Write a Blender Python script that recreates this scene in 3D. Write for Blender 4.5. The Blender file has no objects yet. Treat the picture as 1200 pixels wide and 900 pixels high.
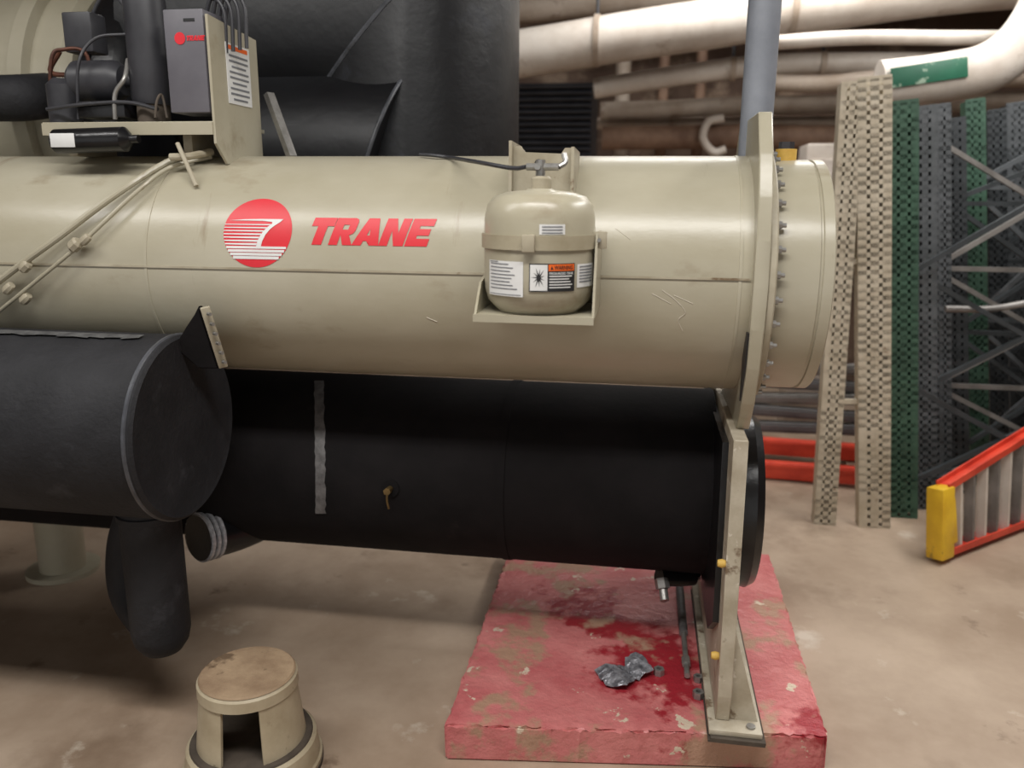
import bpy, bmesh, math, random
from mathutils import Vector, Matrix
random.seed(7)
S = bpy.context.scene
COL = S.collection
V = Vector
# ------------------------------------------------------------------ camera model
F = 950.0; CAM = V((0, 0, 1.65))
YAW = math.radians(9.05); PIT = math.radians(13.1); ROLL = .0068
cy_, sy_, cp_, sp_ = math.cos(YAW), math.sin(YAW), math.cos(PIT), math.sin(PIT)
FW = V((-sy_*cp_, cy_*cp_, -sp_)); HR = V((cy_, sy_, 0)); HU = HR.cross(FW)
RT = (HR*math.cos(ROLL) + HU*math.sin(ROLL)); UP = (HU*math.cos(ROLL) - HR*math.sin(ROLL))
def ray(px, py): return RT*((px-600)/F) + UP*((450-py)/F) + FW
def atY(px, py, Y): d = ray(px, py); return CAM + d*(Y/d.y)
def atZ(px, py, Z): d = ray(px, py); return CAM + d*((Z-CAM.z)/d.z)
cd = bpy.data.cameras.new('camera'); co = bpy.data.objects.new('camera', cd); COL.objects.link(co)
m3 = Matrix((RT, UP, -FW)).transposed().to_4x4(); m3.translation = CAM; co.matrix_world = m3
cd.sensor_width = 36; cd.lens = F/1200*36; cd.clip_start = .05
cd.dof.use_dof = True; cd.dof.focus_distance = 2.35; cd.dof.aperture_fstop = 1.8
S.camera = co
S.view_settings.view_transform = 'Standard'
# ------------------------------------------------------------------ materials
def lin(c):
    return tuple(((x/255)/12.92 if x/255 <= .04045 else ((x/255+.055)/1.055)**2.4) for x in c)+(1,)
def nm(name, c1, c2=None, scale=4, rough=.5, metal=0, bump=0, bscale=None, spots=None, stretch=(1,1,1), spots2=None, spots3=None, lo=.35, hi=.65, spec=.5):
    m = bpy.data.materials.new(name); m.use_nodes = True
    nt = m.node_tree; N = nt.nodes; L = nt.links; b = N['Principled BSDF']
    b.inputs['Roughness'].default_value = rough; b.inputs['Metallic'].default_value = metal
    b.inputs['Specular IOR Level'].default_value = spec
    c1 = lin(c1); c2 = lin(c2) if c2 else tuple(x*.8 for x in c1[:3])+(1,)
    tc = N.new('ShaderNodeTexCoord'); mp = N.new('ShaderNodeMapping'); mp.inputs['Scale'].default_value = stretch
    L.new(tc.outputs['Object'], mp.inputs['Vector'])
    cnt = [0]
    def noise(sc, det=6, st=None):
        n = N.new('ShaderNodeTexNoise'); n.inputs['Scale'].default_value = sc; n.inputs['Detail'].default_value = det
        n.inputs['Roughness'].default_value = .62
        cnt[0] += 1
        m2 = N.new('ShaderNodeMapping'); m2.inputs['Scale'].default_value = st or stretch; m2.inputs['Location'].default_value = (3.3*cnt[0], 1.7*cnt[0], 5.1*cnt[0])
        L.new(tc.outputs['Object'], m2.inputs['Vector']); L.new(m2.outputs['Vector'], n.inputs['Vector'])
        return n
    n = noise(scale); r = N.new('ShaderNodeValToRGB'); L.new(n.outputs['Fac'], r.inputs['Fac'])
    r.color_ramp.elements[0].position = lo; r.color_ramp.elements[0].color = c1
    r.color_ramp.elements[1].position = hi; r.color_ramp.elements[1].color = c2
    out = r.outputs['Color']
    for sp in (spots, spots2, spots3):
        if sp:
            col, sc, th, soft = sp[:4]
            n2 = noise(sc, 8, sp[4] if len(sp) > 4 else None); r2 = N.new('ShaderNodeValToRGB'); L.new(n2.outputs['Fac'], r2.inputs['Fac'])
            r2.color_ramp.elements[0].position = th; r2.color_ramp.elements[0].color = (0,0,0,1)
            r2.color_ramp.elements[1].position = th+soft; r2.color_ramp.elements[1].color = (1,1,1,1)
            mx = N.new('ShaderNodeMixRGB'); L.new(r2.outputs['Color'], mx.inputs['Fac']); L.new(out, mx.inputs['Color1'])
            mx.inputs['Color2'].default_value = lin(col); out = mx.outputs['Color']
    L.new(out, b.inputs['Base Color'])
    if bump:
        n3 = noise(bscale or scale*6, 4); bp = N.new('ShaderNodeBump'); bp.inputs['Strength'].default_value = bump
        bp.inputs['Distance'].default_value = .01; L.new(n3.outputs['Fac'], bp.inputs['Height']); L.new(bp.outputs['Normal'], b.inputs['Normal'])
    return m
M = dict(
 beige=nm('beige_paint', (178,172,153), (165,158,137), 3, .30, bump=.05, bscale=40, spots=((146,134,112), 5, .60, .14), stretch=(.6,1,1), spots2=((132,114,90), 3, .63, .12, (3.5,.5,.5))),
 beige_d=nm('beige_paint_worn', (176,168,148), (150,140,118), 8, .5, spots=((112,92,68), 12, .62, .06)),
 strap=nm('strap_paint', (166,157,135), (146,136,112), 8, .45),
 plate=nm('scuffed_plate_paint', (192,183,164), (166,155,134), 10, .5, spots=((120,102,82), 9, .60, .05), spots2=((214,206,192), 18, .62, .04)),
 black=nm('black_insulation', (40,40,43), (28,28,31), 6, .7, bump=.3, bscale=60, spots=((62,62,66), 5, .62, .15), spec=.35),
 black_low=nm('black_foam', (26,23,24), (18,16,17), 5, .85, bump=.15, bscale=30, spots=((48,42,42), 4, .64, .15), spec=.2),
 black_gloss=nm('black_gloss', (16,16,18), (26,26,28), 8, .28, bump=.2, bscale=12),
 black_duct=nm('black_duct_wrap', (20,21,24), (12,12,15), 3, .42, bump=.45, bscale=5, spots=((50,53,62), 3.5, .60, .16), spec=.45),
 black_rim=nm('grey_black_rim', (84,86,92), (50,52,56), 12, .4),
 red_logo=nm('red_decal', (214,42,54), (204,38,48), 8, .4),
 red_pad=nm('red_floor_paint', (212,132,129), (190,102,103), 5, .38, bump=.7, bscale=26, spots=((156,40,50), 1.8, .56, .035), spots2=((178,140,118), 3.8, .55, .06), spots3=((214,196,174), 10, .64, .02)),
 concrete=nm('stained_concrete', (184,164,144), (154,133,113), 1.6, .52, bump=.08, bscale=30, spots=((122,101,82), 1.2, .53, .18), spots2=((204,192,176), 3, .62, .10), spots3=((106,86,70), 4.5, .63, .12)),
 wall=nm('brown_wall', (118,98,84), (84,66,56), 1.5, .9, spots=((150,130,112), 2, .55, .1)),
 ceil=nm('ceiling_paint', (120,110,100), (96,86,76), 2, .9),
 white_pipe=nm('white_pipe_jacket', (212,204,194), (186,174,162), 3, .5, bump=.15, bscale=9, spots=((150,132,116), 4, .62, .1)),
 pale_pipe=nm('pale_pipe_jacket', (182,168,154), (152,136,120), 3, .6, bump=.1, bscale=9, spots=((118,98,82), 4, .60, .1)),
 brown_pipe=nm('brown_pipe_jacket', (146,118,98), (108,82,66), 4, .7),
 grey_pipe=nm('grey_pipe_paint', (136,140,148), (118,122,130), 6, .4),
 steel=nm('steel', (168,166,162), (130,128,124), 20, .35, metal=.6),
 silver=nm('foil_tape', (176,176,182), (96,96,102), 40, .28, metal=.4, bump=.5, bscale=60),
 band=nm('clamp_band', (204,204,208), (150,150,156), 40, .3, metal=.35, bump=.5, bscale=60),
 tape=nm('duct_tape', (112,110,110), (80,78,78), 30, .55, bump=.3, bscale=50),
 tape_d=nm('dark_seam_tape', (96,96,96), (60,60,62), 30, .6),
 brass=nm('brass', (126,104,66), (84,66,40), 20, .4, metal=.6),
 copper=nm('copper', (104,64,48), (70,44,36), 20, .5, metal=.5),
 dgrey=nm('dark_grey_panel', (104,102,108), (92,90,96), 5, .45),
 mgrey=nm('charcoal_paint', (58,58,62), (44,44,48), 8, .45),
 paper=nm('white_label', (222,222,220), (212,212,210), 10, .5),
 scratchm=nm('scratch_pale', (206,200,186), (196,188,172), 10, .6),
 ink=nm('black_ink', (26,26,28), (34,34,36), 10, .5),
 inkg=nm('grey_ink', (128,130,134), (110,112,116), 10, .5),
 orange=nm('orange_label', (232,104,30), (222,96,28), 10, .5),
 redorange=nm('orange_red_paint', (224,78,54), (194,58,40), 6, .45),
 yellow=nm('yellow_plastic', (232,190,48), (206,160,36), 6, .45, spots=((150,116,50), 9, .62, .05)),
 yellowc=nm('yellow_plug', (222,184,92), (196,156,72), 20, .6),
 rack_b=nm('cream_rack_paint', (200,190,170), (176,164,142), 6, .55, spots=((128,108,88), 14, .64, .06)),
 rack_g=nm('green_rack_paint', (62,94,76), (44,70,56), 6, .5),
 rack_k=nm('dark_rack_paint', (90,93,96), (64,68,70), 6, .5),
 rack_n=nm('blue_black_rack_paint', (56,60,63), (40,44,46), 6, .5),
 rack_grey=nm('grey_rack_steel', (138,134,130), (104,100,96), 6, .5, metal=.3),
 beam_d=nm('dark_grey_beam', (108,106,106), (82,80,80), 6, .5),
 stool=nm('beige_stool', (188,176,150), (166,152,126), 8, .5, spots=((112,98,78), 10, .62, .08)),
 stool_top=nm('worn_stool_tread', (166,142,114), (136,112,88), 9, .75, bump=.3, bscale=50, spots=((104,84,64), 7, .60, .06)),
 rubber=nm('dark_rubber', (86,76,66), (62,54,46), 9, .8),
 green=nm('green_marker', (38,104,78), (30,88,66), 5, .5, spots=((150,170,150), 14, .60, .04)),
 dark=nm('dark_louver', (52,42,38), (38,30,28), 5, .7),
)
# ------------------------------------------------------------------ mesh builder
WO = {}
class MB:
    def __init__(s): s.bm = bmesh.new()
    def add(s, vs, fs):
        b = [s.bm.verts.new(v) for v in vs]
        for f in fs:
            try: s.bm.faces.new([b[i] for i in f])
            except ValueError: pass
        return s
    def box(s, c, size, rot=None, bev=0, seg=2):
        t = bmesh.new(); bmesh.ops.create_cube(t, size=1)
        for v in t.verts: v.co = V((v.co.x*size[0], v.co.y*size[1], v.co.z*size[2]))
        if bev: bmesh.ops.bevel(t, geom=t.edges[:], offset=bev, segments=seg, profile=.5, affect='EDGES')
        t.verts.index_update(); c = V(c)
        vs = [((rot @ v.co) if rot else v.co) + c for v in t.verts]
        s.add(vs, [[v.index for v in f.verts] for f in t.faces]); t.free(); return s
    def bar(s, p0, p1, w, h, up=(0,0,1), bev=0):
        p0, p1 = V(p0), V(p1); d = (p1-p0); L = d.length; d.normalize(); u = V(up)
        x = d.cross(u); x.normalize(); u = x.cross(d)
        return s.box((p0+p1)/2, (w, L, h), Matrix((x, d, u)).transposed(), bev)
    def cyl(s, p0, p1, r0, r1=None, n=24):
        r1 = r0 if r1 is None else r1
        p0, p1 = V(p0), V(p1); d = (p1-p0); h = d.length
        return s.lathe([(0,0),(r0,0),(r1,h),(0,h)], p0, d/h, n)
    def lathe(s, prof, o, ax=(0,0,1), n=48):
        o = V(o); ax = V(ax); a = ax.orthogonal().normalized(); b = ax.cross(a)
        rings = []
        for r, h in prof:
            if r <= 1e-6: rings.append([s.bm.verts.new(o+ax*h)])
            else: rings.append([s.bm.verts.new(o+ax*h+(a*math.cos(2*math.pi*i/n)+b*math.sin(2*math.pi*i/n))*r) for i in range(n)])
        for A, B in zip(rings, rings[1:]):
            for i in range(n):
                j = (i+1) % n
                if len(A) == 1 and len(B) == 1: continue
                f = [A[0], B[j], B[i]] if len(A) == 1 else ([A[i], A[j], B[0]] if len(B) == 1 else [A[i], A[j], B[j], B[i]])
                try: s.bm.faces.new(f)
                except ValueError: pass
        return s
    def tube(s, pts, r, n=12, sm=6):
        pts = [V(p) for p in pts]
        if sm and len(pts) > 2:
            q = []
            P = [pts[0]*2-pts[1]] + pts + [pts[-1]*2-pts[-2]]
            for i in range(1, len(P)-2):
                for k in range(sm):
                    t = k/sm; a, b, c, d = P[i-1], P[i], P[i+1], P[i+2]
                    q.append(.5*((2*b)+(c-a)*t+(2*a-5*b+4*c-d)*t*t+(3*b-a-3*c+d)*t**3))
            q.append(pts[-1]); pts = q
        prev = None; rings = []
        for i, p in enumerate(pts):
            d = (pts[min(i+1, len(pts)-1)]-pts[max(i-1, 0)]).normalized()
            x = d.orthogonal().normalized() if prev is None else (prev - d*prev.dot(d)).normalized()
            prev = x; y = d.cross(x); rr = r[min(i, len(r)-1)] if isinstance(r, list) else r
            rings.append([s.bm.verts.new(p+(x*math.cos(2*math.pi*k/n)+y*math.sin(2*math.pi*k/n))*rr) for k in range(n)])
        for A, B in zip(rings, rings[1:]):
            for k in range(n): s.bm.faces.new([A[k], A[(k+1)%n], B[(k+1)%n], B[k]])
        s.bm.faces.new(rings[0][::-1]); s.bm.faces.new(rings[-1]); return s
    def prism(s, poly, vec):
        n = len(poly); vec = V(vec); vs = [V(p) for p in poly] + [V(p)+vec for p in poly]
        return s.add(vs, [list(range(n))[::-1], list(range(n, 2*n))] + [[i, (i+1)%n, n+(i+1)%n, n+i] for i in range(n)])
    def build(s, name, mat, parent=None, label=None, cat=None, group=None, kind=None, sharp=.6):
        bm = s.bm; bmesh.ops.recalc_face_normals(bm, faces=bm.faces[:])
        for f in bm.faces: f.smooth = True
        for e in bm.edges:
            if len(e.link_faces) == 2 and e.calc_face_angle(0) > sharp: e.smooth = False
        xs = [v.co for v in bm.verts]
        mn = V((min(p.x for p in xs), min(p.y for p in xs), min(p.z for p in xs))); mxx = V((max(p.x for p in xs), max(p.y for p in xs), max(p.z for p in xs)))
        o0 = (mn+mxx)/2
        if parent is None: o0.z = mn.z
        for v in bm.verts: v.co -= o0
        me = bpy.data.meshes.new(name); bm.to_mesh(me); bm.free(); me.materials.append(M[mat])
        o = bpy.data.objects.new(name, me); COL.objects.link(o); WO[o.name] = o0
        if parent is not None: o.parent = parent; o.location = o0 - WO[parent.name]
        else: o.location = o0
        for k, v in (('label', label), ('category', cat), ('group', group), ('kind', kind)):
            if v: o[k] = v
        return o
def thing(name, label, cat, loc, group=None):
    o = bpy.data.objects.new(name, None); COL.objects.link(o); o.empty_display_size = .1
    o.location = loc; WO[o.name] = V(loc); o['label'] = label; o['category'] = cat
    if group: o['group'] = group
    return o
# flat artwork wrapped on curved surfaces
def poly2d(polys):
    b = MB()
    for p in polys: b.add([(x, y, 0) for x, y in p], [list(range(len(p)))])
    bmesh.ops.triangulate(b.bm, faces=b.bm.faces[:])
    return b
def rect(x0, y0, x1, y1): return [(x0,y0),(x1,y0),(x1,y1),(x0,y1)]
def text2d(body, w, h, shear=0, bold=0, space=1):
    c = bpy.data.curves.new('lettering', 'FONT'); c.body = body; c.size = 1; c.shear = shear; c.offset = bold; c.resolution_u = 4; c.space_character = space
    c.dimensions = '2D'; c.fill_mode = 'FRONT'
    o = bpy.data.objects.new('lettering', c); COL.objects.link(o); bpy.context.view_layer.update()
    me = bpy.data.meshes.new_from_object(o.evaluated_get(bpy.context.evaluated_depsgraph_get()))
    b = MB(); b.bm.from_mesh(me); bpy.data.objects.remove(o); bpy.data.curves.remove(c); bpy.data.meshes.remove(me)
    xs = [v.co.x for v in b.bm.verts]; ys = [v.co.y for v in b.bm.verts]
    cx, cy, sx, sy = (min(xs)+max(xs))/2, (min(ys)+max(ys))/2, w/(max(xs)-min(xs)), h/(max(ys)-min(ys))
    for v in b.bm.verts: v.co = V(((v.co.x-cx)*sx, (v.co.y-cy)*sy, 0))
    return b
def wide_letters(w, h, shear=.40):
    # heavy wide slanted block capitals, no stroke overlapping another
    T = [[(0,1),(1.12,1),(1.12,.68),(.80,.68),(.80,0),(.32,0),(.32,.68),(0,.68)]]
    R = [rect(0,0,.44,1), rect(.44,.74,.90,1), [(.90,1),(1.05,.95),(1.10,.85),(1.10,.54),(1.04,.42),(.90,.37),(.72,.37),(.72,.74),(.90,.74)], rect(.44,.37,.72,.56), [(.44,.37),(.86,.37),(1.16,0),(.70,0)]]
    A_ = [[(-.06,0),(.40,0),(.45,.16),(.60,.16),(.60,.36),(.53,.36),(.60,.60),(.60,1),(.34,1)], [(.60,.16),(.75,.16),(.80,0),(1.26,0),(.86,1),(.60,1),(.60,.60),(.67,.36),(.60,.36)]]
    N_ = [rect(0,0,.42,1), [(.42,1),(.46,1),(.76,.46),(.76,0),(.72,0),(.42,.54)], rect(.76,0,1.18,1)]
    E_ = [rect(0,0,.44,1), rect(.44,.73,1.08,1), rect(.44,.38,1.0,.62), rect(.44,0,1.08,.27)]
    P = []; x = 0
    for g, adv in ((T,1.14),(R,1.20),(A_,1.26),(N_,1.25),(E_,1.0)):
        for p in g: P.append([(x+a+shear*c, c) for a, c in p])
        x += adv
    xs = [a for p in P for a, c in p]; x0, x1 = min(xs), max(xs)
    return poly2d([[((a-(x0+x1)/2)*w/(x1-x0), (c-.5)*h) for a, c in p] for p in P])
def wrap(b, mapf, axis, step, dx=0, dy=0):
    bm = b.bm
    for v in bm.verts: v.co.x += dx; v.co.y += dy
    if axis is not None:
        vals = [v.co[axis] for v in bm.verts]; t = min(vals)+step; no = V((1,0,0)) if axis == 0 else V((0,1,0))
        while t < max(vals):
            bmesh.ops.bisect_plane(bm, geom=bm.verts[:]+bm.edges[:]+bm.faces[:], plane_co=no*t, plane_no=no); t += step
    for v in bm.verts: v.co = V(mapf(v.co.x, v.co.y))
    return b
# ------------------------------------------------------------------ room
MB().box((-1.3, 2.2, -.05), (12, 11, .1)).build('floor', 'concrete', kind='structure')
MB().box((-1.3, 7.75, 1.8), (12, .1, 3.6)).build('wall_back', 'wall', kind='structure')
MB().box((-7.25, 2.2, 1.8), (.1, 11, 3.6)).build('wall_left', 'wall', kind='structure')
MB().box((4.65, 2.2, 1.8), (.1, 11, 3.6)).build('wall_right', 'wall', kind='structure')
MB().box((-1.3, 2.2, 3.65), (12, 11, .1)).build('ceiling', 'ceil', kind='structure')
# ------------------------------------------------------------------ pad
PZ = .120
A = atZ(521, 849, PZ); B = atZ(971, 862, PZ); yb = 3.45
b = MB()
poly = [(A.x, A.y, 0), (B.x, B.y, 0), (B.x+.01, yb, 0), (A.x-.01, yb, 0)]
b.prism(poly, (0, 0, PZ)); bmesh.ops.bevel(b.bm, geom=b.bm.edges[:], offset=.006, segments=2, affect='EDGES')
es = [e for e in b.bm.edges if e.calc_length() > .5]
bmesh.ops.subdivide_edges(b.bm, edges=es, cuts=70, use_grid_fill=True)
for v in b.bm.verts:
    if v.co.z > .05:
        edge = min(abs(v.co.y-A.y-(v.co.x-A.x)*(B.y-A.y)/(B.x-A.x)), abs(v.co.x-A.x), abs(v.co.x-B.x)) < .015
        k = .0065 if edge else .0015
        v.co += V((random.uniform(-k,k)*.6, random.uniform(-k,k)*.8, random.uniform(-k,0)))
b.build('equipment_pad', 'red_pad', label='low concrete pad painted red with chipped paint under the machine leg', cat='concrete pad')
# ------------------------------------------------------------------ chiller
UY, UZ, UR = 2.55, 1.42, .347
LY, LZ, LR = 2.80, .67, .325
def hit(px, py, cyy=UY, czz=UZ, R=UR):
    d = ray(px, py); oy, oz = CAM.y-cyy, CAM.z-czz
    a = d.y**2+d.z**2; bb = 2*(oy*d.y+oz*d.z); c = oy*oy+oz*oz-R*R; D = bb*bb-4*a*c
    t = (-bb-math.sqrt(max(D, 0)))/(2*a); p = CAM+d*t
    return p, math.atan2(p.z-czz, cyy-p.y)
def mapv(X0, th0, off, cyy=UY, czz=UZ, R=UR):
    return lambda s, t: (X0+s, cyy-(R+off)*math.cos(th0+t/R), czz+(R+off)*math.sin(th0+t/R))
TX = .285
ch = thing('chiller', 'large beige and black insulated water chiller standing on the red pad', 'chiller', (TX, 2.7, PZ))
b = MB(); b.lathe([(0,0),(UR,0),(UR,3.285),(0,3.285)], (-3.0, UY, UZ), (1,0,0), 96)
shell = b.build('condenser_shell', 'beige', ch, 'beige painted steel shell')
p0, th = hit(300, 315)
b = MB(); b.bar(mapv(-2.99, th, .001)(0,0), mapv(.28, th, .001)(0,0), .006, .006, up=(0, -math.cos(th), math.sin(th))); b.build('weld_seam', 'beige_d', shell)
for px in (168, 866):
    X = hit(px, 300)[0].x
    b = MB(); b.lathe([(UR-.01, 0),(UR+.0018, .002),(UR+.0018, .010),(UR-.01, .012)], (X, UY, UZ), (1,0,0), 96); b.build('weld_seam', 'beige', shell)
for pts in ([(776,340),(792,352),(803,366),(795,375),(800,388)], [(764,344),(786,356)], [(790,346),(812,356)], [(722,268),(738,280)], [(500,372),(512,377)]):
    q = [hit(x, y, R=UR+.0004)[0] for x, y in pts]
    MB().tube(q, .0010, 6).build('scratch', 'scratchm', shell, 'thin pale scratch')
# logo and lettering
pc, thc = hit(302, 271); rl = (hit(342, 271)[0].x-hit(262, 271)[0].x)/2
circ = [(rl*math.cos(k*math.pi/32), rl*math.sin(k*math.pi/32)) for k in range(64)]
logo = wrap(poly2d([circ]), mapv(pc.x, thc, .0012), 1, .008).build('round_logo', 'red_logo', shell, 'round red emblem')
k = rl
mark = [(-.86,.30),(-.40,.335),(.10,.35),(.72,.35),(.64,.265),(.50,.17),(.36,.05),(.25,-.10),(.17,-.28),(.13,-.46),(-.01,-.46),(.03,-.28),(.10,-.12),(.19,.02),(.29,.12),(.41,.22),(.40,.265),(.10,.295),(-.40,.30)]
marks = [[(x*k, y*k) for x, y in mark]]
def stem_x(y):
    L = [(.41,.22),(.29,.12),(.19,.02),(.10,-.12),(.03,-.28),(-.01,-.46)]
    for (xa, ya), (xb, yb_) in zip(L, L[1:]):
        if yb_ <= y <= ya: return xa+(xb-xa)*(ya-y)/(ya-yb_)
    return .41 if y > .1 else -.01
for i in range(11):
    y = .185-.092*i; hw = math.sqrt(max(.02, 1-y*y))*.99; s = .016+.0024*i
    if y > -.44: marks.append([(a*k, c*k) for a, c in [(-hw,y-s*.6),(stem_x(y-s)-.004,y-s),(stem_x(y+s)-.004,y+s),(-hw,y+s*.6)]])
    else: marks.append([(a*k, c*k) for a, c in rect(-hw, y-s, hw*.99, y+s)])
wrap(poly2d(marks), mapv(pc.x, thc, .0026), 1, .008).build('emblem_mark', 'paper', logo, 'white swoosh and stripes of the emblem')
a0, a1 = hit(365, 272)[0].x, hit(511, 272)[0].x; th0, th1 = hit(436, 288)[1], hit(436, 256)[1]
wrap(wide_letters(a1-a0, (th1-th0)*UR), mapv((a0+a1)/2, (th0+th1)/2, .0015), 1, .008).build('lettering', 'red_logo', shell, 'bold red slanted capital lettering')
# tube sheet
fy = UY-UR-.035
ts = [(fy+.15, UZ-.42), (fy+.08, UZ-.33), (fy+.03, UZ-.22), (fy+.005, UZ-.11), (fy, UZ), (fy+.005, UZ+.12), (fy+.03, UZ+.23), (fy+.08, UZ+.34), (fy+.16, UZ+.45), (UY+.22, UZ+.45), (UY+.38, UZ+.24), (UY+.38, UZ-.20), (UY+.24, UZ-.42)]
b = MB(); b.prism([(TX, y, z) for y, z in ts], (.036, 0, 0)); bmesh.ops.bevel(b.bm, geom=b.bm.edges[:], offset=.003, segments=1, affect='EDGES')
sheet = b.build('tube_sheet', 'beige', ch, 'thick beige end plate')
g = MB(); g.prism([(TX-.006, UY-UR*.99, UZ-.12), (TX-.006, fy+.010, UZ-.12), (TX-.006, fy+.030, UZ-.22), (TX-.006, fy+.08, UZ-.32), (TX-.006, UY-UR*.86, UZ-.20)], (.005, 0, 0)); g.build('gasket', 'ink', ch, 'black gasket sliver')
b = MB(); b.lathe([(0,0),(.372,0),(.376,.004),(.376,.018),(.372,.022),(0,.022)], (TX+.036, UY, UZ), (1,0,0), 96); b.build('bolted_flange', 'beige_d', ch, 'round flange carrying the bolts')
for i in range(34):
    a = 2*math.pi*(i+.5)/34
    q = V((TX+.057, UY-.356*math.cos(a), UZ+.356*math.sin(a)))
    MB().cyl(q, q+V((.011,0,0)), .011, n=6).cyl(q+V((.010,0,0)), q+V((.022,0,0)), .006, n=10).build('bolt', 'steel', sheet)
b = MB(); b.lathe([(0,0),(.336,0),(.336,.112),(.331,.114),(.331,.120),(.336,.122),(.336,.148),(.333,.151),(0,.152)], (TX+.058, UY, UZ), (1,0,0), 96)
wb = b.build('water_box', 'beige', ch, 'short beige end cover')
q = V((TX+.11, UY-.02, UZ+.33))
MB().cyl(q, q+V((0,0,.035)), .03, n=16).build('vent_plug', 'yellowc', wb, 'yellow capped plug')
MB().cyl(q+V((0,0,.035)), q+V((0,0,.055)), .022, n=6).build('plug_cap', 'mgrey', wb)
# lower shell
b = MB(); b.lathe([(0,0),(LR,0),(LR,3.26),(0,3.26)], (-3.0, LY, LZ), (1,0,0), 96)
low = b.build('evaporator_shell', 'black_low', ch, 'black foam insulated lower shell')
X = hit(580, 560, LY, LZ, LR)[0].x
MB().lathe([(LR-.01,0),(LR+.003,.002),(LR+.003,.03),(LR-.01,.032)], (X, LY, LZ), (1,0,0), 96).build('insulation_joint', 'black_low', low)
n = 30; vs = []
for i in range(n+1):
    py = 446+156*i/n; xm = 374+2*i/n; l = xm-6+random.uniform(-.6,.6); r = xm+6+random.uniform(-1.6,.8)
    vs += [hit(l, py, LY, LZ, LR+.003)[0], hit(r, py, LY, LZ, LR+.003)[0]]
tb_ = MB(); tb_.add(vs, [[2*i, 2*i+1, 2*i+3, 2*i+2] for i in range(n)]); tb_.build('tape_strip', 'tape', low, 'grey duct tape strip')
q, t = hit(458, 572, LY, LZ, LR); nn = V((0, -math.cos(t), math.sin(t)))
b = MB(); b.cyl(q-nn*.01, q+nn*.03, .010, n=12).cyl(q+nn*.03, q+nn*.045, .013, n=6).tube([q+nn*.04, q+nn*.045+V((0,0,-.03)), q+nn*.04+V((.004,0,-.06))], .004, 8)
b.build('drain_valve', 'brass', low, 'small brass valve')
MB().cyl(q-nn*.005, q+nn*.006, .03, n=20).build('valve_collar', 'black_low', low)
# lower end plate and leg
fz = atZ(860, 858, PZ+.03); ly = fz.y+.03; LX = TX-.018; LT = .040
b = MB(); b.prism([(LX, ly+.02, PZ+.03), (LX, ly, PZ+.12), (LX, ly+.05, UZ-.42), (LX, LY+.45, UZ-.42), (LX, LY+.45, PZ+.03)], (LT, 0, 0)); bmesh.ops.bevel(b.bm, geom=b.bm.edges[:], offset=.003, segments=1, affect='EDGES')
leg = b.build('leg_plate', 'plate', ch, 'upright scuffed beige support plate')
b = MB(); b.prism([(LX-.018, ly+.10, PZ+.30), (LX-.018, ly+.16, UZ-.46), (LX-.018, LY+.3, UZ-.46), (LX-.018, LY+.3, PZ+.2), (LX-.018, ly+.24, PZ+.2)], (.018, 0, 0))
b.build('insulation_pad', 'black_gloss', leg, 'black insulation on the plate')
b = MB(); b.prism([(LX+LT, ly+.03, PZ+.03), (LX+LT+.082, ly+.03, PZ+.03), (LX+LT, ly+.03, PZ+.32)], (0, .02, 0)); b.build('gusset', 'plate', leg, 'triangular gusset')
fx = TX+.036
b = MB(); b.box((fx, ly+.45, PZ+.022), (.150, .96, .016), bev=.002)
ftp = b.build('foot_plate', 'plate', ch)
for i in range(2): MB().box((fx+.002+.004*i, ly+.42, PZ+.0035+.007*i), (.160-.006*i, .93, .0065)).build('shim', 'rubber', ftp)
MB().cyl((fx+.045, ly+.0, PZ+.03), (fx+.045, ly+.0, PZ+.036), .013, n=16).build('anchor_washer', 'steel', ftp)
for px, py in ((843, 660), (836, 768)):
    q = atY(px, py, ly+.04); q.x = LX
    b = MB(); b.lathe([(0,0),(.010,0),(.013,.010),(.010,.022),(0,.024)], q, (-1,0,0), 12); b.build('yellow_plug', 'yellowc', leg, 'small yellow foam plug')
b = MB(); b.lathe([(0,0),(.315,0),(.318,.02),(.315,.035),(.30,.04),(.305,.085),(.29,.11),(0,.125)], (LX+LT, LY, .61), (1,0,0), 72)
b.build('evaporator_cover', 'black_gloss', ch, 'black wrapped end cover')
# under-shell drain elbow with band
q0 = atY(318, 598, 2.72); q1 = atY(278, 618, 2.62); q2 = atY(232, 630, 2.48)
MB().tube([q0+V((.12,.06,.12)), q0, q1, q2], .084, 24).build('drain_elbow', 'black_gloss', ch, 'black elbow under the shell')
d = (q2-q1).normalized(); l12 = (q2-q1).length
for i in range(3):
    c = q1+d*(l12-.060+.021*i); MB().lathe([(.080,0),(.091,.003),(.091,.014),(.080,.017)], c, d, 28).build('metal_band', 'band', ch, 'silver clamp band')
# tank bracket (part of the chiller)
ty = UY-UR-.155; tc = atY(632, 300, ty); tx = tc.x
TR = (atY(697, 300, ty).x-atY(567, 300, ty).x)/2*.985
zb = atY(632, 366, ty-.10).z; zt = atY(632, 224, ty).z
by = UY-UR+.035
zl, zh = zt-.06, atY(632, 171, by).z
br = MB()
xl, xr = atY(600, 190, by).x, atY(672, 190, by).x; w_ = xr-xl
pl = [(0,0),(w_,0),(w_,zh-zl-.005),(w_*.86,zh-zl-.005),(w_*.80,zh-zl-.02),(w_*.22,zh-zl-.016),(w_*.14,zh-zl),(0,zh-zl)]
br.prism([(xl+x, by, zl+z) for x, z in pl], (0,.006,0))
for x, dz in ((xl, .012), (xr, -.004)): br.prism([(x-.004, by-.03, zl), (x-.004, by-.03, zh+dz), (x-.004, by+.16, zh+dz-.005), (x-.004, by+.12, zl)], (.008, 0, 0))
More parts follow.
